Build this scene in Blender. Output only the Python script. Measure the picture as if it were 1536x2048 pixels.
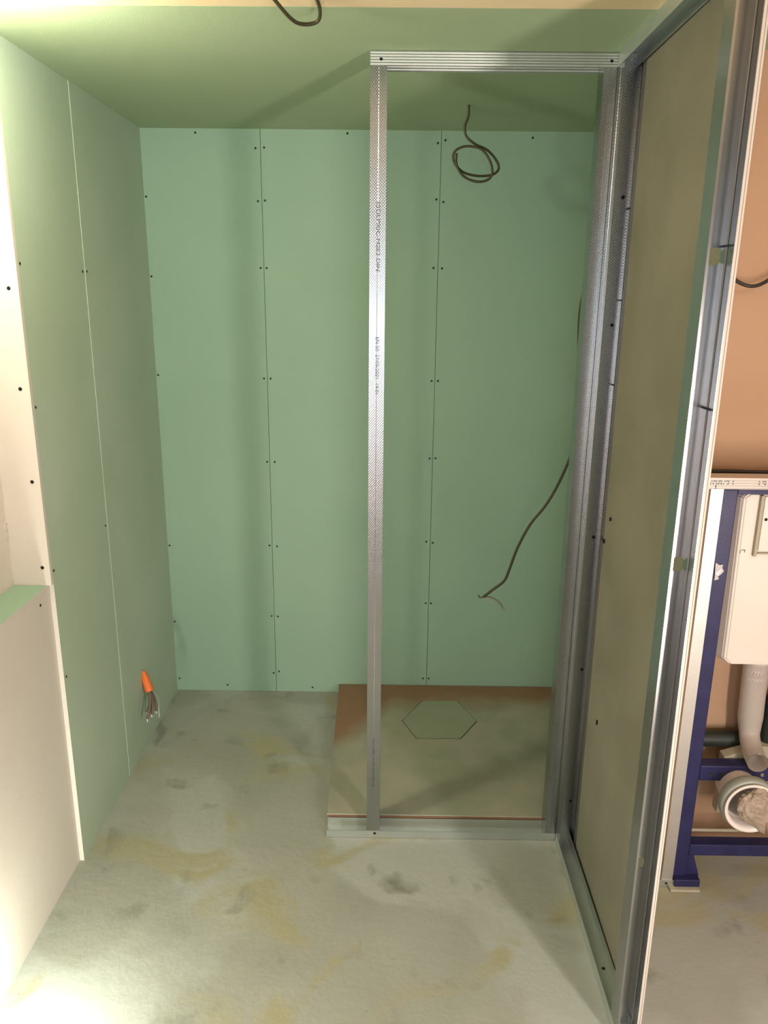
import bpy, bmesh, math, random
from mathutils import Vector, Matrix
random.seed(7)
S = bpy.context.scene
for o in list(bpy.data.objects): bpy.data.objects.remove(o, do_unlink=True)
C = S.collection
PI = math.pi

# ------------------------------------------------------------------ camera
cam_data = bpy.data.cameras.new('camera'); cam = bpy.data.objects.new('camera', cam_data); C.objects.link(cam)
cam_data.sensor_fit = 'VERTICAL'; cam_data.sensor_height = 24.0; cam_data.sensor_width = 18.0
cam_data.lens = 24.0 * 1550.4 / 2048.0
cam_data.clip_start = 0.02
YAW, PITCH, ROLL = -0.0064, 0.2723, 0.0108
# world axes of the camera
cy, sy = math.cos(-YAW), math.sin(-YAW)
rz = Matrix(((cy, -sy, 0), (sy, cy, 0), (0, 0, 1)))
right = rz @ Vector((1, 0, 0))
look = rz @ Vector((0, math.cos(PITCH), -math.sin(PITCH)))
up = rz @ Vector((0, math.sin(PITCH), math.cos(PITCH)))
cr, sr = math.cos(ROLL), math.sin(ROLL)
right2 = right * cr + up * sr
up2 = up * cr - right * sr
m = Matrix((right2, up2, -look)).transposed().to_4x4()
m.translation = Vector((0, 0, 1.55))
cam.matrix_world = m
S.camera = cam

# ------------------------------------------------------------------ world, lights, exposure
S.view_settings.view_transform = 'Standard'
S.view_settings.look = 'None'
S.view_settings.gamma = 1.0
S.view_settings.use_curve_mapping = False
S.view_settings.exposure = -0.33
W = bpy.data.worlds.new('world'); S.world = W; W.use_nodes = True
bg = W.node_tree.nodes['Background']
bg.inputs[0].default_value = (0.95, 0.97, 0.97, 1); bg.inputs[1].default_value = 0.33

def area(name, loc, target, sx, sy_, power, col):
    d = bpy.data.lights.new(name, 'AREA'); d.shape = 'RECTANGLE'; d.size = sx; d.size_y = sy_
    d.energy = power; d.color = col
    o = bpy.data.objects.new(name, d); C.objects.link(o); o.location = loc
    o.rotation_euler = (Vector(target) - Vector(loc)).to_track_quat('-Z', 'Y').to_euler()
    return o
def point(name, loc, power, col, r=0.05):
    d = bpy.data.lights.new(name, 'POINT'); d.energy = power; d.color = col; d.shadow_soft_size = r
    o = bpy.data.objects.new(name, d); C.objects.link(o); o.location = loc
    return o
area('window_daylight_rear', (0.0, -1.5, 1.42), (0, 2, 1.35), 0.55, 0.85, 16, (0.80, 0.92, 1.0))
area('window_daylight_side', (1.025, 0.10, 0.85), (-0.1, 2.0, 1.05), 0.12, 0.9, 32, (1.0, 0.85, 0.76))
area('warm_fill_rear', (-0.60, -1.5, 0.75), (0.3, 2.0, 0.9), 0.16, 1.2, 15, (1.0, 0.80, 0.72))  # added warm fill behind the camera for the near stud's pinkish reflection
point('glare_fill_top_left', (-0.75, 1.50, 2.0), 29, (1.0, 0.95, 0.74), 0.06)  # added light just out of frame, imitates lens glare at upper left
point('glare_fill_bottom_left', (-0.79, 1.16, 0.09), 20, (0.98, 1.0, 0.84), 0.05)  # unseen added light, stands in for lens glare in the lower left corner
point('toilet_fill_high', (1.25, 1.15, 1.92), 7, (1.0, 0.86, 0.70), 0.06)  # added fill, brightens the tan wall and ceiling on the toilet side
point('toilet_fill_low', (1.20, 0.90, 0.82), 3.2, (1.0, 0.92, 0.86), 0.08)  # added low fill, placed to give the box frame stud its highlight

# ------------------------------------------------------------------ materials
def srgb(r, g, b):
    f = lambda c: (c / 255 / 12.92) if c / 255 <= 0.04045 else ((c / 255 + 0.055) / 1.055) ** 2.4
    return (f(r), f(g), f(b), 1)
def mat(name, col, rough=0.8, metal=0.0, var=None, scale=3.0, bump=0.0, bscale=200.0, spec=0.5, stretch=(1, 1, 1), lo=0.35, hi=0.65):
    m = bpy.data.materials.new(name); m.use_nodes = True
    nt = m.node_tree; b = nt.nodes['Principled BSDF']
    b.inputs['Base Color'].default_value = col; b.inputs['Roughness'].default_value = rough
    b.inputs['Metallic'].default_value = metal
    b.inputs['Specular IOR Level'].default_value = spec
    tc = nt.nodes.new('ShaderNodeTexCoord'); mp = nt.nodes.new('ShaderNodeMapping'); mp.inputs['Scale'].default_value = stretch
    nt.links.new(tc.outputs['Object'], mp.inputs['Vector'])
    if var:
        n = nt.nodes.new('ShaderNodeTexNoise'); n.inputs['Scale'].default_value = scale; n.inputs['Detail'].default_value = 6
        nt.links.new(mp.outputs[0], n.inputs['Vector'])
        r = nt.nodes.new('ShaderNodeValToRGB'); r.color_ramp.elements[0].color = col; r.color_ramp.elements[1].color = var
        r.color_ramp.elements[0].position = lo; r.color_ramp.elements[1].position = hi
        nt.links.new(n.outputs[0], r.inputs[0]); nt.links.new(r.outputs[0], b.inputs['Base Color'])
    if bump:
        n2 = nt.nodes.new('ShaderNodeTexNoise'); n2.inputs['Scale'].default_value = bscale; n2.inputs['Detail'].default_value = 3
        nt.links.new(mp.outputs[0], n2.inputs['Vector'])
        bp = nt.nodes.new('ShaderNodeBump'); bp.inputs['Strength'].default_value = bump; bp.inputs['Distance'].default_value = 0.002
        nt.links.new(n2.outputs[0], bp.inputs['Height']); nt.links.new(bp.outputs[0], b.inputs['Normal'])
    return m

GREEN = mat('green_board_paper', srgb(136, 164, 145), 0.85, var=srgb(142, 169, 150), scale=1.6, bump=0.15, bscale=260, spec=0.25)
GREENC = mat('green_ceiling_paper', srgb(150, 168, 136), 0.85, var=srgb(156, 173, 142), scale=1.6, bump=0.15, bscale=260, spec=0.25)
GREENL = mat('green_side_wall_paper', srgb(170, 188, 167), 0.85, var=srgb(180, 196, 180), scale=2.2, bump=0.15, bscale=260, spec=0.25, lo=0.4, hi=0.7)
BEIGE = mat('bare_board_face', srgb(206, 199, 191), 0.85, var=srgb(212, 206, 198), scale=2, bump=0.1, spec=0.25)
CEILB = mat('bare_ceiling_face', srgb(214, 194, 158), 0.85, var=srgb(220, 200, 164), scale=2, bump=0.1, spec=0.25)
BROWN = mat('brown_board_back', srgb(106, 105, 90), 0.9, var=srgb(116, 114, 99), scale=5, bump=0.15, spec=0.2)
TANW = mat('tan_toilet_wall', srgb(172, 140, 112), 0.9, var=srgb(180, 150, 124), scale=3, bump=0.2, spec=0.2)
CORE = mat('white_gypsum_core', srgb(204, 198, 190), 0.9, bump=0.3, bscale=400, spec=0.2)
BLUE = mat('blue_powder_coat', srgb(34, 34, 76), 0.4, var=srgb(40, 42, 86), scale=20, bump=0.1)
WHITE = mat('white_plastic', srgb(216, 208, 198), 0.38, var=srgb(222, 214, 205), scale=4)
WHITE2 = mat('white_pipe_plastic', srgb(224, 216, 208), 0.25)
DARK = mat('dark_screw_head', srgb(34, 34, 32), 0.5, 0.6)
SHEATH = mat('olive_cable_sheath', srgb(62, 58, 34), 0.5)
BLACKC = mat('black_cable_sheath', srgb(32, 28, 24), 0.5)
INK = mat('printed_ink', srgb(70, 76, 84), 0.8)
ORANGE = mat('orange_conduit', srgb(222, 112, 52), 0.5, bump=0.3, bscale=80)
GREYC = mat('grey_wire', srgb(104, 90, 80), 0.6)
TAPE = mat('crumpled_grey_tape', srgb(168, 152, 136), 0.5, var=srgb(140, 126, 110), scale=12, bump=0.4, bscale=40)
FOAM = mat('pale_foam', srgb(168, 162, 142), 0.9)
RUBBER = mat('black_rubber_pipe', srgb(30, 40, 34), 0.5)
FILM = mat('clear_film_scrap', srgb(190, 186, 190), 0.3)
CAP = mat('pale_green_collar', srgb(150, 158, 146), 0.4)
GLASSY = mat('bright_steel', srgb(200, 200, 200), 0.2, 1.0)

def metal_mat(name, dx, dz, axis='Z', rough=0.3, col=srgb(178, 180, 182), dimple=0.5):
    """galvanised sheet with a fine knurl: rows of dimples"""
    m = bpy.data.materials.new(name); m.use_nodes = True
    nt = m.node_tree; b = nt.nodes['Principled BSDF']
    b.inputs['Metallic'].default_value = 1.0; b.inputs['Roughness'].default_value = rough
    tc = nt.nodes.new('ShaderNodeTexCoord')
    n = nt.nodes.new('ShaderNodeTexNoise'); n.inputs['Scale'].default_value = 18; n.inputs['Detail'].default_value = 4
    r = nt.nodes.new('ShaderNodeValToRGB')
    r.color_ramp.elements[0].color = tuple(c * 0.86 for c in col[:3]) + (1,); r.color_ramp.elements[1].color = col
    nt.links.new(tc.outputs['Object'], n.inputs['Vector']); nt.links.new(n.outputs[0], r.inputs[0]); nt.links.new(r.outputs[0], b.inputs['Base Color'])
    sp = nt.nodes.new('ShaderNodeSeparateXYZ'); nt.links.new(tc.outputs['Object'], sp.inputs[0])
    def sine(sock, period):
        mu = nt.nodes.new('ShaderNodeMath'); mu.operation = 'MULTIPLY'; mu.inputs[1].default_value = 2 * PI / period
        nt.links.new(sock, mu.inputs[0]); s = nt.nodes.new('ShaderNodeMath'); s.operation = 'SINE'; nt.links.new(mu.outputs[0], s.inputs[0])
        return s.outputs[0]
    ad = nt.nodes.new('ShaderNodeMath'); ad.operation = 'ADD'
    nt.links.new(sp.outputs['X'], ad.inputs[0]); nt.links.new(sp.outputs['Y'], ad.inputs[1])
    if axis == 'Z': a = sine(ad.outputs[0], dx); c = sine(sp.outputs['Z'], dz)
    else: a = sine(sp.outputs['Z'], dx); c = sine(ad.outputs[0], dz)
    mm = nt.nodes.new('ShaderNodeMath'); mm.operation = 'MULTIPLY'; nt.links.new(a, mm.inputs[0]); nt.links.new(c, mm.inputs[1])
    bp = nt.nodes.new('ShaderNodeBump'); bp.inputs['Strength'].default_value = dimple; bp.inputs['Distance'].default_value = 0.00025
    nt.links.new(mm.outputs[0], bp.inputs['Height']); nt.links.new(bp.outputs[0], b.inputs['Normal'])
    return m
KNURL = metal_mat('galvanised_knurled_steel', 0.006, 0.007, rough=0.27, dimple=0.35)
PLAIN = metal_mat('galvanised_smooth_steel', 0.05, 0.3, rough=0.30, dimple=0.1)
DULL = metal_mat('dusty_track_steel', 0.05, 0.3, rough=0.5, col=srgb(205, 212, 208), dimple=0.1)

RAIL = metal_mat('galvanised_satin_steel', 0.006, 0.007, rough=0.5, col=srgb(225, 222, 218), dimple=0.2)
def floor_mat():
    m = bpy.data.materials.new('dusty_screed'); m.use_nodes = True
    nt = m.node_tree; b = nt.nodes['Principled BSDF']; b.inputs['Roughness'].default_value = 0.82; b.inputs['Specular IOR Level'].default_value = 0.3
    tc = nt.nodes.new('ShaderNodeTexCoord')
    def noise(scale, det, dist=0.0, off=(0, 0, 0)):
        mp = nt.nodes.new('ShaderNodeMapping'); mp.inputs['Location'].default_value = off
        n = nt.nodes.new('ShaderNodeTexNoise'); n.inputs['Scale'].default_value = scale; n.inputs['Detail'].default_value = det; n.inputs['Distortion'].default_value = dist
        nt.links.new(tc.outputs['Object'], mp.inputs[0]); nt.links.new(mp.outputs[0], n.inputs['Vector']); return n.outputs[0]
    def ramp(src, p0, p1):
        r = nt.nodes.new('ShaderNodeValToRGB'); r.color_ramp.elements[0].position = p0; r.color_ramp.elements[1].position = p1
        nt.links.new(src, r.inputs[0]); return r.outputs[0]
    def mix(fac, a, bcol):
        x = nt.nodes.new('ShaderNodeMix'); x.data_type = 'RGBA'
        nt.links.new(fac, x.inputs[0])
        if isinstance(a, tuple): x.inputs[6].default_value = a
        else: nt.links.new(a, x.inputs[6])
        x.inputs[7].default_value = bcol; return x.outputs[2]
    c = mix(ramp(noise(3.0, 8, 0.4), 0.35, 0.7), srgb(148, 153, 144), srgb(160, 164, 156))
    c = mix(ramp(noise(2.3, 8, 0.6, (3, 1, 0)), 0.50, 0.58), c, srgb(164, 170, 164))
    c = mix(ramp(noise(3.2, 7, 1.0, (7, 4, 0)), 0.56, 0.64), c, srgb(156, 155, 130))
    c = mix(ramp(noise(7, 12, 0.3, (1, 9, 0)), 0.60, 0.74), c, srgb(122, 127, 114))
    c = mix(ramp(noise(70, 4, 0, (1, 2, 0)), 0.72, 0.80), c, srgb(96, 98, 84))
    nt.links.new(c, b.inputs['Base Color'])
    bp = nt.nodes.new('ShaderNodeBump'); bp.inputs['Strength'].default_value = 0.3; bp.inputs['Distance'].default_value = 0.004
    nt.links.new(noise(40, 8), bp.inputs['Height']); nt.links.new(bp.outputs[0], b.inputs['Normal'])
    return m
FLOOR = floor_mat()

def tray_mat():
    """brown protective board under a ragged film of grey dust; the dust stops short of the back and left edges"""
    m = bpy.data.materials.new('dusty_brown_board'); m.use_nodes = True
    nt = m.node_tree; b = nt.nodes['Principled BSDF']; b.inputs['Roughness'].default_value = 0.8; b.inputs['Specular IOR Level'].default_value = 0.3
    tc = nt.nodes.new('ShaderNodeTexCoord'); sp = nt.nodes.new('ShaderNodeSeparateXYZ'); nt.links.new(tc.outputs['Object'], sp.inputs[0])
    n = nt.nodes.new('ShaderNodeTexNoise'); n.inputs['Scale'].default_value = 5; n.inputs['Detail'].default_value = 6; nt.links.new(tc.outputs['Object'], n.inputs['Vector'])
    n2 = nt.nodes.new('ShaderNodeTexNoise'); n2.inputs['Scale'].default_value = 11; n2.inputs['Detail'].default_value = 6; nt.links.new(tc.outputs['Object'], n2.inputs['Vector'])
    def math_(op, a, bb):
        x = nt.nodes.new('ShaderNodeMath'); x.operation = op
        for i, v in enumerate((a, bb)):
            if isinstance(v, (int, float)): x.inputs[i].default_value = v
            else: nt.links.new(v, x.inputs[i])
        return x.outputs[0]
    # boundary: y + 0.9*(−x near left) + noise
    left = math_('MAXIMUM', math_('MULTIPLY', math_('SUBTRACT', 0.02, sp.outputs['X']), 1.6), 0.0)
    v = math_('ADD', math_('ADD', sp.outputs['Y'], left), math_('MULTIPLY', math_('SUBTRACT', n.outputs[0], 0.5), 0.22))
    r = nt.nodes.new('ShaderNodeMapRange'); r.inputs[1].default_value = 2.62; r.inputs[2].default_value = 2.76
    nt.links.new(v, r.inputs[0])
    dust = nt.nodes.new('ShaderNodeValToRGB'); dust.color_ramp.elements[0].color = srgb(146, 150, 134); dust.color_ramp.elements[1].color = srgb(162, 158, 144)
    dust.color_ramp.elements[0].position = 0.35; dust.color_ramp.elements[1].position = 0.7
    nt.links.new(n2.outputs[0], dust.inputs[0])
    x = nt.nodes.new('ShaderNodeMix'); x.data_type = 'RGBA'; nt.links.new(r.outputs[0], x.inputs[0]); nt.links.new(dust.outputs[0], x.inputs[6]); x.inputs[7].default_value = srgb(138, 110, 88)
    nt.links.new(x.outputs[2], b.inputs['Base Color'])
    return m
TRAY = tray_mat()
TRAYSIDE = mat('brown_board_edge', srgb(130, 98, 74), 0.8)
LID = mat('dusty_cover_board', srgb(140, 148, 128), 0.8, var=srgb(148, 154, 136), scale=9)

# ------------------------------------------------------------------ mesh helpers
def link(name, bm, mats, parent=None, smooth=False):
    me = bpy.data.meshes.new(name); bm.normal_update(); bm.to_mesh(me); bm.free()
    for mt in (mats if isinstance(mats, (list, tuple)) else [mats]): me.materials.append(mt)
    if smooth:
        for p in me.polygons: p.use_smooth = True
    o = bpy.data.objects.new(name, me); C.objects.link(o)
    if parent: o.parent = parent; o.matrix_parent_inverse = Matrix.Translation(-parent.location)
    return o
def tag(o, label=None, cat=None, group=None, kind=None):
    for k, v in (('label', label), ('category', cat), ('group', group), ('kind', kind)):
        if v: o[k] = v
    return o
def root(name, loc, label, cat, group=None):
    o = bpy.data.objects.new(name, None); C.objects.link(o); o.location = loc; o.empty_display_size = 0.05
    return tag(o, label, cat, group)
def addbox(bm, a, b, bevel=0.0, mi=0, fm=None):
    """fm: dict of axis side -> material index, e.g. {'-x': 1}"""
    g = bmesh.ops.create_cube(bm, size=1)
    vs = g['verts']
    for v in vs:
        v.co = Vector([a[i] + (v.co[i] + 0.5) * (b[i] - a[i]) for i in range(3)])
    fs = {f for v in vs for f in v.link_faces}
    for f in fs:
        f.material_index = mi; f.normal_update()
        if fm:
            for k, ix in fm.items():
                ax = 'xyz'.index(k[1]); s = -1 if k[0] == '-' else 1
                if f.normal[ax] * s > 0.9: f.material_index = ix
    if bevel:
        es = {e for v in vs for e in v.link_edges}
        bmesh.ops.bevel(bm, geom=list(es), offset=bevel, segments=3, affect='EDGES', profile=0.5)
def box(name, a, b, mt, parent=None, bevel=0.0, fm=None):
    bm = bmesh.new(); addbox(bm, a, b, bevel, 0, fm); return link(name, bm, mt, parent)
def smoothpath(pts, n=6):
    P = [Vector(p) for p in pts]; out = []
    for i in range(len(P) - 1):
        p0 = P[max(i - 1, 0)]; p1 = P[i]; p2 = P[i + 1]; p3 = P[min(i + 2, len(P) - 1)]
        for k in range(n):
            t = k / n
            out.append(0.5 * ((2 * p1) + (-p0 + p2) * t + (2 * p0 - 5 * p1 + 4 * p2 - p3) * t * t + (-p0 + 3 * p1 - 3 * p2 + p3) * t ** 3))
    out.append(P[-1]); return out
def addtube(bm, pts, r, seg=10, caps=True):
    rs = r if isinstance(r, (list, tuple)) else [r] * len(pts)
    pts = [Vector(p) for p in pts]; rings = []; n = None
    for i, p in enumerate(pts):
        t = (pts[min(i + 1, len(pts) - 1)] - pts[max(i - 1, 0)]).normalized()
        if n is None:
            n = t.orthogonal().normalized()
        n = (n - t * n.dot(t)).normalized(); b = t.cross(n)
        rings.append([bm.verts.new(p + (n * math.cos(2 * PI * k / seg) + b * math.sin(2 * PI * k / seg)) * rs[i]) for k in range(seg)])
    for a, b in zip(rings, rings[1:]):
        for k in range(seg): bm.faces.new((a[k], a[(k + 1) % seg], b[(k + 1) % seg], b[k]))
    if caps: bm.faces.new(rings[0][::-1]); bm.faces.new(rings[-1])
def tube(name, pts, r, mt, parent=None, seg=10, n=6, caps=True):
    bm = bmesh.new(); pp = smoothpath(pts, n) if n else pts
    if isinstance(r, (list, tuple)):
        m_ = len(pp); rr = []
        for i in range(m_):
            t = i / (m_ - 1) * (len(r) - 1); k = min(int(t), len(r) - 2); rr.append(r[k] + (r[k + 1] - r[k]) * (t - k))
        r = rr
    addtube(bm, pp, r, seg, caps); return link(name, bm, mt, parent, True)
def sheet(name, prof, lo, hi, axis, mt, parent, th=0.0012, map3=None):
    """bent sheet metal: a 2-D profile swept along an axis. prof points are the other two axes in xyz order"""
    bm = bmesh.new(); pr = [Vector((p[0], p[1], 0)) for p in prof]
    nrm = []
    for i in range(len(pr)):
        ds = []
        if i > 0: ds.append((pr[i] - pr[i - 1]).normalized())
        if i < len(pr) - 1: ds.append((pr[i + 1] - pr[i]).normalized())
        ns = [Vector((-d.y, d.x, 0)) for d in ds]
        v = sum(ns, Vector()).normalized(); v = v / max(v.dot(ns[0]), 0.4); nrm.append(v)
    rings = []
    for s in (lo, hi):
        ring = []
        for sgn in (0, 1):
            row = []
            for p, nn in zip(pr, nrm):
                q = p + nn * th * sgn
                c = {'Z': (q.x, q.y, s), 'X': (s, q.x, q.y), 'Y': (q.x, s, q.y)}[axis]
                row.append(bm.verts.new(c))
            ring.append(row)
        rings.append(ring)
    (a0, a1), (b0, b1) = rings; n = len(pr)
    for i in range(n - 1):
        bm.faces.new((a0[i], a0[i + 1], b0[i + 1], b0[i])); bm.faces.new((a1[i + 1], a1[i], b1[i], b1[i + 1]))
        bm.faces.new((a0[i], a1[i], a1[i + 1], a0[i + 1])); bm.faces.new((b0[i + 1], b1[i + 1], b1[i], b0[i]))
    for i in (0, n - 1):
        bm.faces.new((a0[i], b0[i], b1[i], a1[i]))
    bmesh.ops.recalc_face_normals(bm, faces=bm.faces)
    return link(name, bm, mt, parent)
def groove(a, b, at=(0.5,), w=0.0022, d=0.0016, inward=None):
    """points from a to b with small V grooves pushed along 'inward'"""
    a = Vector(a); b = Vector(b); L = (b - a).length; t = (b - a).normalized(); iv = Vector(inward)
    out = [tuple(a)]
    for f in at:
        c = a + (b - a) * f
        out += [tuple(c - t * w), tuple(c + iv * d), tuple(c + t * w)]
    out.append(tuple(b)); return out
def screw(parent, p, axis, r=0.0039, mt=None, name='screw'):
    """bugle-head drywall screw seen end-on: domed disc with a cross recess"""
    bm = bmesh.new()
    bmesh.ops.create_cone(bm, cap_ends=True, segments=14, radius1=r, radius2=r * 0.72, depth=0.0016)
    addbox(bm, (-r * 0.6, -r * 0.12, 0.0004), (r * 0.6, r * 0.12, 0.0012)); addbox(bm, (-r * 0.12, -r * 0.6, 0.0004), (r * 0.12, r * 0.6, 0.0012))
    q = Vector(axis).to_track_quat('Z', 'Y').to_matrix().to_4x4(); q.translation = Vector(p) + Vector(axis) * 0.0006
    bmesh.ops.transform(bm, matrix=q, verts=bm.verts)
    return link(name, bm, mt or DARK, parent)
def text(name, body, size, loc, right_, up_, parent, mt=INK, spacing=1.0, sx=1.0):
    cu = bpy.data.curves.new(name, 'FONT'); cu.body = body; cu.size = size; cu.space_character = spacing; cu.extrude = 0.00015
    cu.align_y = 'CENTER'
    t = bpy.data.objects.new(name, cu); C.objects.link(t)
    dg = bpy.context.evaluated_depsgraph_get(); dg.update()
    me = bpy.data.meshes.new_from_object(t.evaluated_get(dg)); bpy.data.objects.remove(t, do_unlink=True)
    r = Vector(right_).normalized(); u = Vector(up_).normalized(); n = r.cross(u)
    M = Matrix((r * sx, u, n)).transposed().to_4x4(); M.translation = Vector(loc)
    me.transform(M); me.materials.clear(); me.materials.append(mt)
    o = bpy.data.objects.new(name, me); C.objects.link(o); o.parent = parent; o.matrix_parent_inverse = Matrix.Translation(-parent.location)
    return o

# ------------------------------------------------------------------ the room
D, H, XL, XR = 2.831, 2.081, -0.85, 0.735
st = lambda o: tag(o, kind='structure')
st(box('floor', (-1.2, -1.8, -0.1), (1.75, 2.95, 0.0), FLOOR))
BACK = mat('dark_board_gap', srgb(60, 70, 58), 0.9)
# ceiling: green moisture boards over the shower, bare boards towards the camera
ceil = st(box('ceiling', (-1.2, -1.8, H + 0.0125), (1.75, 2.95, H + 0.08), BACK))
for (y0, y1, mt) in ((1.690, 2.3990, GREENC), (2.4000, D + 0.05, GREENC), (0.49, 1.688, CEILB), (-0.71, 0.488, CEILB), (-1.8, -0.712, CEILB)):
    pnl = box('plasterboard_panel', (-1.2, y0, H), (1.75, y1, H + 0.0125), [mt, GREENC], ceil, fm={'-y': 1, '+y': 1})
    if mt is GREENC: pnl['label'] = 'green moisture-resistant ceiling board'
# back wall
wb = st(box('wall_back', (-1.2, D + 0.0125, 0), (1.75, D + 0.1, H), BACK))
s1, s2 = -0.4462, 0.1605
scr = [(-0.463, 2.022), (-0.434, 2.024), (-0.46, 1.856), (-0.436, 1.858), (-0.458, 1.638), (-0.437, 1.638), (-0.458, 1.256), (-0.434, 1.256), (-0.456, 0.948), (-0.428, 0.948), (-0.457, 0.62), (-0.428, 0.617), (-0.457, 0.328), (-0.432, 0.326), (-0.456, 0.08), (-0.434, 0.087), (0.149, 2.043), (0.174, 2.052), (0.149, 1.867), (0.173, 1.859), (0.145, 1.644), (0.175, 1.643), (0.149, 1.254), (0.172, 1.254), (0.149, 0.968), (0.171, 0.969), (0.145, 0.643), (0.17, 0.639), (0.149, 0.39), (0.17, 0.39), (0.146, 0.065), (0.169, 0.065), (-0.663, 2.068), (-0.842, 1.867), (-0.842, 1.606), (-0.842, 1.264), (-0.842, 0.615), (-0.842, 0.299), (-0.838, 0.05), (-0.644, 0.024), (-0.3, 0.018), (-0.154, 2.070), (0.465, 2.062)]
for (x0, x1) in ((XL - 0.1, s1 - 0.0008), (s1 + 0.0008, s2 - 0.0008), (s2 + 0.0008, 0.80)):
    pn = box('plasterboard_panel', (x0, D, 0.0), (x1, D + 0.0125, H), GREEN, wb)
    for (x, z) in scr:
        if x0 < x < x1: screw(pn, (x, D, z), (0, -1, 0))
# left wall beyond the window recess: two boards, the far one a little proud so its pale edge shows
CY = 1.842
wl = st(box('wall_left', (XL - 0.16, CY + 0.004, 0), (XL - 0.0125, D, H), BACK))
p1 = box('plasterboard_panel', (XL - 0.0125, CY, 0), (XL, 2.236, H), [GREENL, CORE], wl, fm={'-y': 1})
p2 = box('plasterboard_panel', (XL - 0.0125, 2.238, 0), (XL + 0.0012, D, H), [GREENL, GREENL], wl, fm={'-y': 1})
for (y, z, p) in ((2.222, 1.605, p1), (2.250, 1.606, p2), (1.850, 1.612, p1), (1.850, 1.283, p1), (1.855, 0.568, p1), (2.222, 0.876, p1), (1.850, 0.868, p1)):
    screw(p, (XL + (0.0012 if p is p2 else 0), y, z), (1, 0, 0), r=0.0038)
# low wall under the recess, with the recess above it
low = st(box('wall_left_low', (XL - 0.16, -1.8, 0), (XL - 0.024, CY - 0.001, 0.818), BACK))
lowp = box('plasterboard_panel', (XL - 0.024, -1.8, 0), (XL - 0.0125, CY - 0.001, 0.822), BEIGE, low)
lowp['label'] = 'bare beige board facing'
screw(lowp, (XL - 0.0125, 1.784, 0.800), (1, 0, 0), r=0.004)
for (x, z) in ((-0.858, 0.79),): pass
rec = st(box('wall_left_recess', (XL - 0.16, -1.8, 0.818), (-0.957, CY - 0.001, H), BACK))
box('plasterboard_panel', (-0.957, -1.8, 0.835), (-0.945, CY - 0.0135, H), BEIGE, rec)['label'] = 'bare white board at the back of the recess'
jb = box('jamb_panel', (-0.957, CY - 0.013, 0.8352), (XL + 0.0005, CY - 0.0005, H), [BEIGE, CORE], rec, fm={'+x': 1})
for (x, z) in ((-0.872, 1.557), (-0.872, 1.329), (-0.869, 1.104), (-0.868, 0.883)):
    screw(jb, (x, CY - 0.013, z), (0, -1, 0), r=0.0048)
for z in (0.985, 0.962):
    box('plaster_dab', (-0.9455, CY - 0.024, z), (-0.9425, CY - 0.0125, z + 0.017), CORE, rec)
st(box('trim_1', (-0.957, -1.8, 0.822), (XL - 0.0125, CY - 0.0012, 0.8348), [GREEN, CORE], fm={'+x': 1}))
# right wall of the shower (hidden edge-on) and the toilet compartment's back wall
st(box('wall_right', (XR, 1.985, 0), (XR + 0.0125, D, H), GREEN))
st(box('wall_toilet', (0.568, 1.93, 0), (1.75, 1.96, H), TANW))
st(box('wall_toilet_right', (1.70, -1.8, 0), (1.75, 1.93, H), TANW))

# ------------------------------------------------------------------ shower-front frame
fr = root('shower_partition_frame', (0.2, 1.98, 0), 'tall galvanised steel stud frame standing across the front of the shower bay', 'metal frame')
F, B = 1.957, 2.006
x0, x1 = -0.053, -0.017
sheet('stud', [(x0, B - 0.007), (x0, B)] + [(x1, B), ] + groove((x1, B), (x1, F), (0.3, 0.7), inward=(-1, 0))[1:-1] + groove((x1, F), (x0, F), (0.5,), w=0.001, d=0.0006, inward=(0, 1)) + [(x0, F + 0.007)], 0.001, H - 0.002, 'Z', KNURL, fr)['label'] = 'free-standing left stud'
x0, x1 = 0.474, 0.5035
sheet('stud', [(x1, F + 0.007)] + groove((x1, F), (x0, F), (0.12, 0.5), w=0.001, d=0.0012, inward=(0, 1)) + [(x0, B), (x1, B), (x1, B - 0.007)], 0.001, H - 0.002, 'Z', KNURL, fr)['label'] = 'right stud against the side partition'
# ribbed top track
def ribbed(za, zb, y, d, n=5):
    out = []
    for i in range(n):
        t0 = za + (zb - za) * (i / n); t1 = za + (zb - za) * ((i + 0.5) / n)
        out += [(y, t0), (y + d, t1)]
    out.append((y, zb)); return out
sheet('top_track', ribbed(2.051, 2.0795, F - 0.0022, -0.0016) + [(B + 0.002, 2.0795)] + ribbed(2.0795, 2.051, B + 0.002, 0.0016)[1:], -0.054, 0.5035, 'X', DULL, fr)
sheet('bottom_track', [(F - 0.0025, 0.024), (F - 0.0025, 0.0012), (F + 0.018, 0.0012), (F + 0.020, 0.003), (F + 0.027, 0.003), (F + 0.029, 0.0012), (B + 0.001, 0.0012), (B + 0.001, 0.030)], -0.173, 0.5035, 'X', DULL, fr)
screw(fr, (-0.030, F - 0.004, 2.062), (0, -1, 0), 0.0042); screw(fr, (-0.030, F - 0.004, 0.017), (0, -1, 0), 0.0040)
screw(fr, (0.488, F - 0.004, 2.062), (0, -1, 0), 0.0042)
dn = (0, 0, -1); rt = (1, 0, 0)
text('printed_marking', '15DLP90C-M2E2 DIN', 0.013, (-0.034, F - 0.0016, 1.765), dn, rt, fr, sx=1.35)
text('printed_marking', 'EN 50  27/05/2021  19 01', 0.013, (-0.034, F - 0.0016, 1.452), dn, rt, fr, sx=1.05)
text('printed_marking', '15DLP90C-M2E2 DIN EN 50', 0.009, (-0.036, F - 0.0016, 0.335), dn, rt, fr, sx=1.5)

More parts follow.
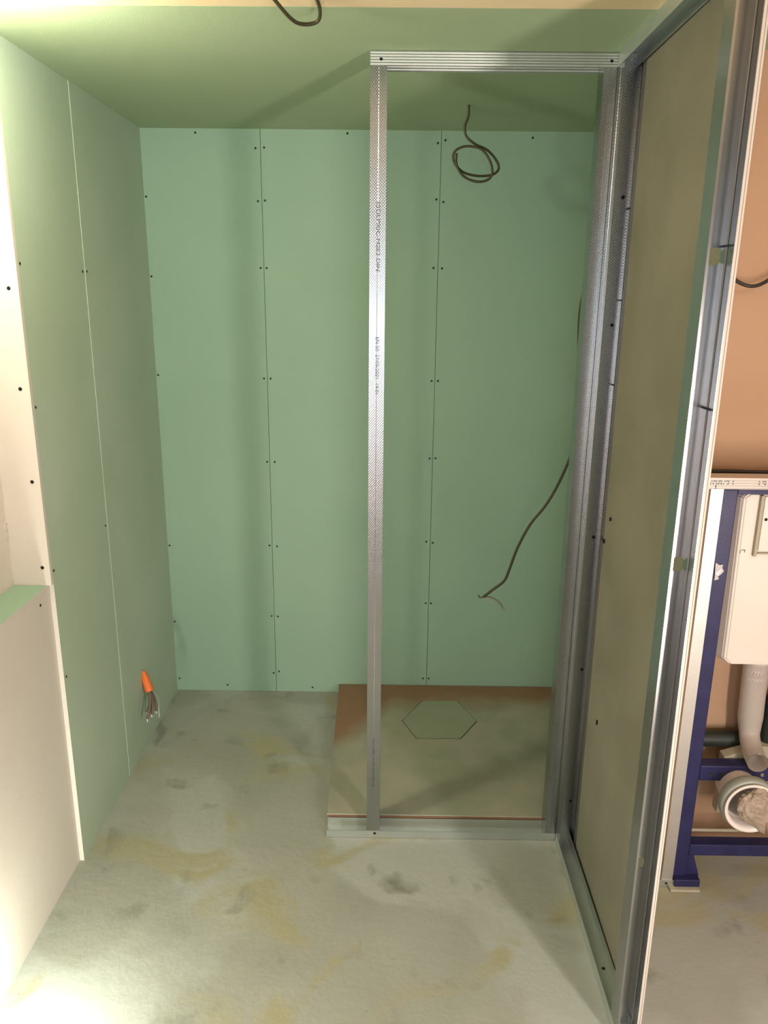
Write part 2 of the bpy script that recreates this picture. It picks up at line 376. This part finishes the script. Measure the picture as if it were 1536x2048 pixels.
# ------------------------------------------------------------------ side partition
sp_ = root('side_partition_frame', (0.528, 1.62, 0), 'galvanised steel stud partition running towards the camera, boarded brown on its far side', 'metal partition')
YN, YB = 1.31, 1.95
X0, X1 = 0.505, 0.5515
sheet('stud', [(X0 + 0.006, YB - 0.047)] + groove((X0, YB - 0.047), (X0, YB), (0.5,), w=0.0012, d=0.0012, inward=(1, 0)) + groove((X1, YB), (X1, YB - 0.047), (0.5,), w=0.0016, d=0.0016, inward=(-1, 0)) + [(X1 - 0.006, YB - 0.047)], 0.002, H - 0.002, 'Z', KNURL, sp_)['label'] = 'rear stud beside the shower frame'
for z in (1.777, 1.486, 0.944, 0.561, 0.14): screw(sp_, (0.539, YB - 0.0018, z), (0, -1, 0), 0.0042)
for z in (1.75, 1.543, 1.341): box('pencil_mark', (X1 - 0.0022, YB - 0.046, z), (X1 - 0.0012, YB - 0.002, z + 0.003), INK, sp_)
X1R = X1; X1 = 0.545
# near stud: web with cable holes, flanges either side opening towards the camera
YW = YN + 0.047
def near_stud():
    bm = bmesh.new(); T = 0.0012
    holes = [(0.5310, 0.425, 0.0075, 0.0135), (0.5335, 1.078, 0.0145, 0.0145), (0.5335, 1.618, 0.0145, 0.0145)]
    z = 0.002; N = 32
    def quadstrip(za, zb):
        vs = [bm.verts.new((X0, YW, za)), bm.verts.new((X1, YW, za)), bm.verts.new((X1, YW, zb)), bm.verts.new((X0, YW, zb))]
        bm.faces.new(vs)
    hw = (X1 - X0) / 2
    for (hx, hz, rx, rz_) in holes:
        quadstrip(z, hz - hw)
        outer, inner = [], []
        for k in range(N):
            a = 2 * PI * (k + 0.5) / N; c, s = math.cos(a), math.sin(a); mx = max(abs(c), abs(s))
            outer.append(bm.verts.new(((X0 + X1) / 2 + c / mx * hw, YW, hz + s / mx * hw)))
            inner.append(bm.verts.new((hx + c * rx, YW, hz + s * rz_)))
        for k in range(N): bm.faces.new((outer[k], outer[(k + 1) % N], inner[(k + 1) % N], inner[k]))
        # fill the square corners
        for sx_, sz_ in ((1, 1), (-1, 1), (-1, -1), (1, -1)):
            c0 = bm.verts.new(((X0 + X1) / 2 + sx_ * hw, YW, hz + sz_ * hw))
            near = sorted(outer, key=lambda v: (v.co - c0.co).length)[:2]
            bm.faces.new((c0, near[0], near[1]))
        z = hz + hw
    quadstrip(z, H - 0.002)
    r = bmesh.ops.extrude_face_region(bm, geom=list(bm.faces))
    for v in [g for g in r['geom'] if isinstance(g, bmesh.types.BMVert)]: v.co.y += T
    bmesh.ops.recalc_face_normals(bm, faces=bm.faces)
    return bm
ns = link('stud', near_stud(), PLAIN, sp_); ns['label'] = 'near stud with round cable holes'
sheet('flange', [(X0, YN), (X0, YW)], 0.002, H - 0.002, 'Z', PLAIN, ns)
sheet('flange', groove((X1, YW), (X1, YN), (0.46,), w=0.0016, d=0.002, inward=(-1, 0)), 0.002, H - 0.002, 'Z', PLAIN, ns)
sheet('lip', [(X0, YN), (X0 + 0.003, YN)], 0.002, H - 0.002, 'Z', PLAIN, ns)
for z in (1.632, 1.367): box('pencil_mark', (X1 - 0.0032, YN + 0.002, z), (X1 - 0.0022, YW - 0.002, z + 0.003), INK, ns)
sheet('bottom_track', [(X0 - 0.0015, 0.030), (X0 - 0.0015, 0.0012), (X1 - 0.0005, 0.0012), (X1 - 0.0005, 0.030)], YN, YB, 'Y', DULL, sp_)
sheet('top_track', [(X0 - 0.0015, H - 0.030), (X0 - 0.0015, H - 0.0012), (X1 - 0.0005, H - 0.0012), (X1 - 0.0005, H - 0.030)], YN, YB, 'Y', DULL, sp_)
screw(sp_, (0.528, 1.50, 0.0025), (0, 0, 1), 0.0045)
def skew_board(na, nb, fa, fb, y0, y1, z0, z1):
    bm = bmesh.new(); q = [(na, y0), (nb, y0), (fb, y1), (fa, y1)]
    lo = [bm.verts.new((x, y, z0)) for x, y in q]; hi = [bm.verts.new((x, y, z1)) for x, y in q]
    bm.faces.new(lo[::-1]); bm.faces.new(hi)
    for k in range(4):
        f = bm.faces.new((lo[k], lo[(k + 1) % 4], hi[(k + 1) % 4], hi[k])); f.material_index = (1, 2, 1, 0)[k]
    return bm
bd = link('plasterboard_panel', skew_board(0.5462, 0.5545, 0.5530, 0.5613, YN, 1.985, 0.002, H - 0.001), [BROWN, CORE, BEIGE], sp_)
bd['label'] = 'brown paper-backed board with white front edge'
box('paper_edge', (0.5506, YN - 0.0006, 0.002), (0.5514, YN, H - 0.001), mat('torn_paper_edge', srgb(160, 145, 128), 0.9), bd)
for (y, z, w) in ((1.889, 0.949, 0.009), (1.85, 1.02, 0.006), (1.804, 0.48, 0.010)):
    box('screw_tip', (0.5470, y - 0.002, z - 0.002), (0.5512, y + 0.002, z + w), DARK, bd)

# ------------------------------------------------------------------ shower tray
tr = root('shower_tray', (0.25, 2.42, 0), 'low shower tray under a dusty brown protective board, on the floor behind the frame', 'shower tray')
bm = bmesh.new()
top = [(-0.174, 2.012), (0.70, 2.012), (0.70, D - 0.002), (-0.190, D - 0.002)]
vb = [bm.verts.new((x, y, 0.001)) for x, y in top]; vt = [bm.verts.new((x, y, 0.032)) for x, y in top]
bm.faces.new(vb[::-1]); bm.faces.new(vt)
for i in range(4):
    j = (i + 1) % 4; f = bm.faces.new((vb[i], vb[j], vt[j], vt[i])); f.material_index = 1
link('tray_body', bm, [TRAYSIDE, TRAYSIDE], tr)
hexa = [(0.057, 2.556), (0.107, 2.433), (0.267, 2.437), (0.338, 2.557), (0.276, 2.709), (0.140, 2.706)]
def plate(name, outer, hole, z0, z1, mt, parent):
    bm = bmesh.new()
    bo = [bm.verts.new((x, y, z1)) for x, y in outer]; es = [bm.edges.new((bo[i], bo[(i + 1) % len(bo)])) for i in range(len(bo))]
    if hole:
        bh = [bm.verts.new((x, y, z1)) for x, y in hole]; es += [bm.edges.new((bh[i], bh[(i + 1) % len(bh)])) for i in range(len(bh))]
    bmesh.ops.triangle_fill(bm, use_beauty=True, edges=es)
    r = bmesh.ops.extrude_face_region(bm, geom=list(bm.faces))
    for v in [g for g in r['geom'] if isinstance(g, bmesh.types.BMVert)]: v.co.z = z0
    bmesh.ops.recalc_face_normals(bm, faces=bm.faces)
    return link(name, bm, mt, parent)
cx = sum(p[0] for p in hexa) / 6; cyy = sum(p[1] for p in hexa) / 6
hin = [(cx + (x - cx) * 0.972, cyy + (y - cyy) * 0.965 + 0.002) for x, y in hexa]
po = [(-0.176, 2.016), (0.698, 2.016), (0.698, D - 0.004), (-0.192, D - 0.004)]
plate('protective_board', po, hexa, 0.0322, 0.0362, TRAY, tr)
plate('drain_cover', hin, None, 0.0322, 0.0366, LID, tr)['label'] = 'six-sided loose cover over the drain'

# ------------------------------------------------------------------ cables and conduit
YC = 2.468
lp = [(0.216, YC, H), (0.216, YC, 2.052), (0.207, YC, 2.026), (0.212, YC, 1.999), (0.238, YC, 1.978), (0.275, YC + .005, 1.963), (0.303, YC + .008, 1.936), (0.311, YC + .008, 1.913), (0.293, YC + .008, 1.897), (0.249, YC + .006, 1.893), (0.204, YC, 1.903), (0.178, YC - .004, 1.930), (0.178, YC - .006, 1.955), (0.202, YC - .008, 1.969), (0.231, YC - .008, 1.970), (0.261, YC - .008, 1.960), (0.284, YC - .008, 1.929), (0.291, YC - .008, 1.897), (0.275, YC - .008, 1.879), (0.242, YC - .008, 1.876), (0.205, YC - .01, 1.891), (0.185, YC - .012, 1.921), (0.184, YC - .012, 1.951)]
c = tube('ceiling_cable', lp, 0.0036, SHEATH, None); tag(c, 'olive cable coiled in a double loop, hanging from the ceiling inside the shower bay', 'cable')
cb = root('power_cable', (0.733, 2.48, 1.8), 'long dark cable hanging down inside the shower bay with its stripped end curling left', 'cable')
pts = [(0.733, 2.48, 1.80), (0.66, 2.46, 1.72), (0.594, 2.45, 1.602), (0.580, 2.45, 1.55), (0.576, 2.45, 1.484), (0.581, 2.45, 1.395), (0.585, 2.45, 1.305), (0.586, 2.45, 1.195), (0.585, 2.45, 1.085), (0.560, 2.45, 0.997), (0.518, 2.45, 0.905), (0.465, 2.45, 0.828), (0.429, 2.45, 0.749), (0.405, 2.45, 0.67), (0.390, 2.45, 0.630), (0.353, 2.45, 0.598), (0.323, 2.45, 0.572)]
tube('cable_sheath', pts, 0.0046, SHEATH, cb)
tube('conductor', [(0.323, 2.45, 0.572), (0.311, 2.449, 0.570), (0.306, 2.448, 0.580)], 0.0028, GREYC, cb)
tube('conductor', [(0.326, 2.45, 0.571), (0.350, 2.447, 0.566), (0.375, 2.445, 0.550), (0.397, 2.444, 0.524)], 0.0018, TAPE, cb)
tube('conductor', [(0.326, 2.452, 0.572), (0.352, 2.455, 0.569), (0.380, 2.456, 0.551), (0.392, 2.456, 0.532)], 0.0014, GREYC, cb)
cd = root('wall_conduit', (XL, 2.43, 0.24), 'orange conduit stub with bare wire ends poking out low on the left wall', 'conduit')
tube('conduit_sleeve', [(XL + 0.003, 2.440, 0.285), (XL + 0.010, 2.434, 0.262), (XL + 0.020, 2.425, 0.238), (XL + 0.028, 2.418, 0.218)], [0.004, 0.013, 0.015, 0.015], ORANGE, cd, seg=14)
for i, e in enumerate([(XL + 0.035, 2.352, 0.150), (XL + 0.040, 2.385, 0.148), (XL + 0.045, 2.42, 0.142), (XL + 0.03, 2.37, 0.165)]):
    a = (XL + 0.028, 2.412 + i * 0.005, 0.224)
    mid = tuple((a[k] + e[k]) / 2 + (0.006 if k == 0 else 0) for k in range(3))
    w = tube('wire', [a, mid, e], 0.0048, GREYC, cd)
    box('bare_end', (e[0] - 0.002, e[1] - 0.003, e[2] - 0.010), (e[0] + 0.002, e[1] + 0.002, e[2]), CORE, w)
tube('wire', [(XL + 0.03, 2.424, 0.225), (XL + 0.045, 2.45, 0.17), (XL + 0.04, 2.462, 0.12), (XL + 0.042, 2.455, 0.095)], 0.0022, FILM, cd)
c = tube('ceiling_cable', [(-0.235, 1.60, H + 0.002), (-0.20, 1.66, 2.055), (-0.178, 1.69, 2.052), (-0.150, 1.70, 2.060), (-0.142, 1.66, 2.070), (-0.15, 1.60, H + 0.002)], 0.0036, SHEATH, None)
tag(c, 'short loop of cable drooping from the ceiling at the very top edge of the photo', 'cable')
c = tube('wall_cable', [(0.76, 1.925, 1.66), (0.785, 1.915, 1.615), (0.812, 1.905, 1.590), (0.845, 1.90, 1.580), (0.880, 1.905, 1.592), (0.93, 1.915, 1.63), (0.96, 1.927, 1.68)], 0.0042, BLACKC, None)
tag(c, 'dark cable sagging in a short arc on the tan toilet wall', 'cable')
c = tube('ledge_cable', [(0.70, 1.90, 1.1385), (0.80, 1.885, 1.1385), (0.84, 1.88, 1.140), (0.90, 1.88, 1.1385), (0.98, 1.88, 1.1385), (1.10, 1.885, 1.1385), (1.30, 1.89, 1.1385)], 0.0058, BLACKC, None)
tag(c, 'black cable lying along the tan ledge above the cistern', 'cable')

# ------------------------------------------------------------------ toilet box frame (metal) and wall-hung toilet installation
bf = root('cistern_box_frame', (0.79, 1.80, 0), 'waist-high galvanised frame boxing in the blue toilet support', 'metal frame')
sheet('stud', [(0.787, 1.812), (0.787, 1.818), (0.757, 1.818)] + [(0.757, 1.7762), (0.787, 1.7762)], 0.002, 1.140, 'Z', RAIL, bf)
TZ = 1.121
sheet('top_track', ribbed(TZ, 1.1465, 1.7745, -0.001, 4) + [(1.822, 1.1465), (1.822, TZ)], 0.568, 1.42, 'X', RAIL, bf)
sheet('bottom_track', [(1.774, 0.022), (1.774, 0.0012), (1.822, 0.0012), (1.822, 0.022)], 0.568, 0.790, 'X', DULL, bf)
box('ledge_board', (0.568, 1.824, 1.120), (1.42, 1.928, 1.132), TANW, bf)
text('printed_date', '/08/21', 0.0175, (0.750, 1.7728, 1.1345), (1, 0, 0), (0, 0, 1), bf, sx=1.35)
text('printed_time', '19', 0.0175, (0.860, 1.7728, 1.1345), (1, 0, 0), (0, 0, 1), bf, sx=1.35)
screw(bf, (0.770, 1.7735, 0.012), (0, -1, 0), 0.0032)
box('cut_mark', (0.764, 1.7725, 1.1215), (0.767, 1.7735, 1.131), INK, bf)

ti = root('toilet_support_frame', (1.03, 1.81, 0), 'dark blue steel wall-hung toilet support carrying a white concealed cistern', 'toilet frame')
for x in (0.790, 1.245):
    box('leg', (x, 1.7845, 0.028), (x + 0.036, 1.825, 1.118), BLUE, ti, bevel=0.003)
    ft = bmesh.new()
    v = [ft.verts.new(p) for p in ((x + 0.036, 1.79, 0.14), (x + 0.036, 1.79, 0.012), (x + 0.072, 1.79, 0.012), (x + 0.072, 1.79, 0.03))]
    v2 = [ft.verts.new((p.co.x, 1.82, p.co.z)) for p in v]
    ft.faces.new(v); ft.faces.new(v2[::-1])
    for i in range(4): ft.faces.new((v[i], v[(i + 1) % 4], v2[(i + 1) % 4], v2[i]))
    bmesh.ops.recalc_face_normals(ft, faces=ft.faces)
    addbox(ft, (x, 1.765, 0.008), (x + 0.068, 1.84, 0.030), 0.002)
    link('foot', ft, BLUE, ti)
    box('foot_plate', (x - 0.014, 1.753, 0.0005), (x + 0.066, 1.845, 0.008), FOAM, ti, bevel=0.002)
xa, xb = 0.8265, 1.2445
box('crossbar', (xa, 1.786, 1.106), (xb, 1.823, 1.117), BLUE, ti)
cbm = box('crossbar', (xa, 1.786, 0.326), (xb, 1.8235, 0.371), BLUE, ti, bevel=0.003)
for x in (0.857, 0.884):
    b2 = bmesh.new(); bmesh.ops.create_cone(b2, cap_ends=True, segments=16, radius1=0.0062, radius2=0.0062, depth=0.002)
    bmesh.ops.transform(b2, matrix=Matrix.Translation((x, 1.7858, 0.345)) @ Matrix.Rotation(PI / 2, 4, 'X'), verts=b2.verts)
    link('bolt_hole', b2, RUBBER, cbm)
screw(cbm, (0.990, 1.785, 0.346), (0, -1, 0), 0.0055, GLASSY, 'bolt')
box('crossbar', (xa, 1.786, 0.092), (xb, 1.823, 0.127), BLUE, ti, bevel=0.003)
# cistern
cs = bmesh.new()
prof = [(0.852, 0.672), (0.868, 0.657), (1.215, 0.657), (1.228, 0.672), (1.222, 1.095), (1.21, 1.104), (0.858, 1.104), (0.846, 1.095)]
fr_ = [cs.verts.new((x + (0.006 if x < 1 else -0.006), 1.800, z)) for x, z in prof]
mid = [cs.verts.new((x, 1.806, z)) for x, z in prof]
bk = [cs.verts.new((x + (-0.018 if x < 1 else 0.0), 1.860, z)) for x, z in prof]
bk2 = [cs.verts.new((x + (-0.018 if x < 1 else 0.0), 1.925, z)) for x, z in prof]
cs.faces.new(fr_[::-1]); cs.faces.new(bk2)
for a, b in ((fr_, mid), (mid, bk), (bk, bk2)):
    for i in range(8): cs.faces.new((a[i], a[(i + 1) % 8], b[(i + 1) % 8], b[i]))
bmesh.ops.recalc_face_normals(cs, faces=cs.faces)
bmesh.ops.bevel(cs, geom=[e for e in cs.edges], offset=0.003, segments=2, affect='EDGES')
ci = link('cistern', cs, WHITE, ti)
cp = box('access_plate', (0.897, 1.7945, 0.962), (1.18, 1.8000, 1.099), WHITE2, ci, bevel=0.002)
ribm = bmesh.new()
addbox(ribm, (0.885, 1.7890, 0.949), (0.893, 1.8000, 1.102), 0.002); addbox(ribm, (0.895, 1.7925, 0.954), (1.19, 1.8000, 0.958), 0.002)
link('plate_surround', ribm, FOAM, ci)
screw(cp, (0.905, 1.794, 1.042), (0, -1, 0), 0.004)
clip = bmesh.new(); addbox(clip, (0.858, 1.7988, 0.962), (0.868, 1.8000, 0.9635)); addbox(clip, (0.8665, 1.7988, 0.957), (0.868, 1.8000, 0.9635)); addbox(clip, (0.856, 1.7988, 0.955), (0.857, 1.8000, 0.961))
link('moulded_clip', clip, GREYC, ci)
# flush pipe: open bend facing the room
bm = bmesh.new()
path = smoothpath([(0.9685, 1.862, 0.662), (0.971, 1.862, 0.58), (0.974, 1.862, 0.50), (0.976, 1.860, 0.450), (0.974, 1.845, 0.418), (0.968, 1.805, 0.400), (0.961, 1.762, 0.397)], 8)
L = len(path); rad = []
for i in range(L):
    t = i / (L - 1); rad.append(0.032 if t < 0.4 else (0.032 - (t - 0.4) / 0.2 * 0.006 if t < 0.6 else 0.026))
addtube(bm, path, rad, 28, caps=False)
r = bmesh.ops.solidify(bm, geom=list(bm.faces), thickness=0.0028)
bmesh.ops.recalc_face_normals(bm, faces=bm.faces)
link('flush_pipe', bm, WHITE2, ti, True)
bm = bmesh.new(); addtube(bm, [(0.9685, 1.862, 0.655), (0.969, 1.862, 0.640)], 0.036, 28); link('pipe_collar', bm, WHITE, ti, True)
# drain socket with crumpled tape
def lathe(name, prof, M, mt, parent, seg=40):
    bm = bmesh.new(); rings = []
    for (r, h) in prof: rings.append([bm.verts.new(M @ Vector((r * math.cos(2 * PI * k / seg), r * math.sin(2 * PI * k / seg), h))) for k in range(seg)])
    for a, b in zip(rings, rings[1:]):
        for k in range(seg): bm.faces.new((a[k], a[(k + 1) % seg], b[(k + 1) % seg], b[k]))
    bmesh.ops.recalc_face_normals(bm, faces=bm.faces)
    return link(name, bm, mt, parent, True)
ax = Vector((-0.04, -1, 0.03)).normalized()
M = ax.to_track_quat('Z', 'Y').to_matrix().to_4x4(); M.translation = Vector((0.926, 1.705, 0.312))
lathe('drain_socket', [(0.045, -0.12), (0.052, -0.06), (0.052, -0.022), (0.062, -0.020), (0.062, 0.004), (0.066, 0.010), (0.068, 0.015), (0.066, 0.017), (0.058, 0.012), (0.055, 0.004), (0.053, -0.03), (0.046, -0.05), (0.040, -0.12)], M, WHITE2, ti)
lathe('drain_collar', [(0.0625, -0.030), (0.068, -0.028), (0.0715, -0.022), (0.0715, 0.000), (0.069, 0.004), (0.0625, 0.004)], M, CAP, ti)
from mathutils import noise
bm = bmesh.new(); bmesh.ops.create_icosphere(bm, subdivisions=5, radius=1)
for v in bm.verts:
    p = v.co.copy(); w = 0.92 + 0.30 * abs(noise.noise(p * 1.7 + Vector((3, 1, 2)))) + 0.14 * noise.noise(p * 4.5)
    v.co = Vector((p.x * 0.046 * w, p.y * 0.026 * w, p.z * 0.046 * w))
    q = p.x - p.z * 1.1
    if q > 0.55: v.co += Vector((0.034, -0.020, -0.040)) * (q - 0.55)
    v.co += Vector((0.936, 1.694, 0.318))
link('crumpled_tape', bm, TAPE, ti, True)
tube('tape_tail', [(0.965, 1.668, 0.292), (0.978, 1.660, 0.262), (0.990, 1.655, 0.240), (0.996, 1.655, 0.215)], [0.012, 0.020, 0.022, 0.016], mat('tan_tape', srgb(196, 160, 130), 0.6), ti, seg=14)
tube('waste_pipe', [(0.838, 1.885, 0.392), (0.95, 1.885, 0.392), (1.06, 1.885, 0.392), (1.22, 1.885, 0.392)], 0.022, RUBBER, ti, seg=18)
tube('waste_pipe', [(1.035, 1.87, 0.40), (1.04, 1.865, 0.46), (1.04, 1.86, 0.53)], 0.030, RUBBER, ti, seg=18)
bm = bmesh.new()
v = [bm.verts.new((x, 1.828, z)) for x, z in ((0.905, 0.20), (1.10, 0.20), (1.10, 0.40), (1.00, 0.405), (0.905, 0.372))]
v2 = [bm.verts.new((p.co.x, 1.858, p.co.z)) for p in v]
bm.faces.new(v); bm.faces.new(v2[::-1])
for i in range(5): bm.faces.new((v[i], v[(i + 1) % 5], v2[(i + 1) % 5], v2[i]))
bmesh.ops.recalc_face_normals(bm, faces=bm.faces)
link('insulation_block', bm, FOAM, ti)
tube('threaded_rod', [(0.842, 1.835, 0.1375), (0.90, 1.835, 0.1375), (1.01, 1.835, 0.1375)], 0.0045, FOAM, ti, seg=10)
# scrap of clear film stuck to the blue leg
bm = bmesh.new()
pl = [(0.792, 0.936), (0.802, 0.930), (0.811, 0.931), (0.8105, 0.922), (0.815, 0.914), (0.809, 0.905), (0.802, 0.902), (0.805, 0.894), (0.795, 0.890), (0.794, 0.908)]
random.seed(5)
v = [bm.verts.new((x, 1.7805 + random.uniform(-0.002, 0.001), z)) for x, z in pl]; v2 = [bm.verts.new((a.co.x, a.co.y + 0.001, a.co.z)) for a in v]
bm.faces.new(v); bm.faces.new(v2[::-1])
for i in range(len(v)): bm.faces.new((v[i], v[(i + 1) % len(v)], v2[(i + 1) % len(v)], v2[i]))
bmesh.ops.recalc_face_normals(bm, faces=bm.faces)
tag(link('film_scrap', bm, FILM), 'torn scrap of clear film caught on the blue leg of the toilet support', 'film scrap')
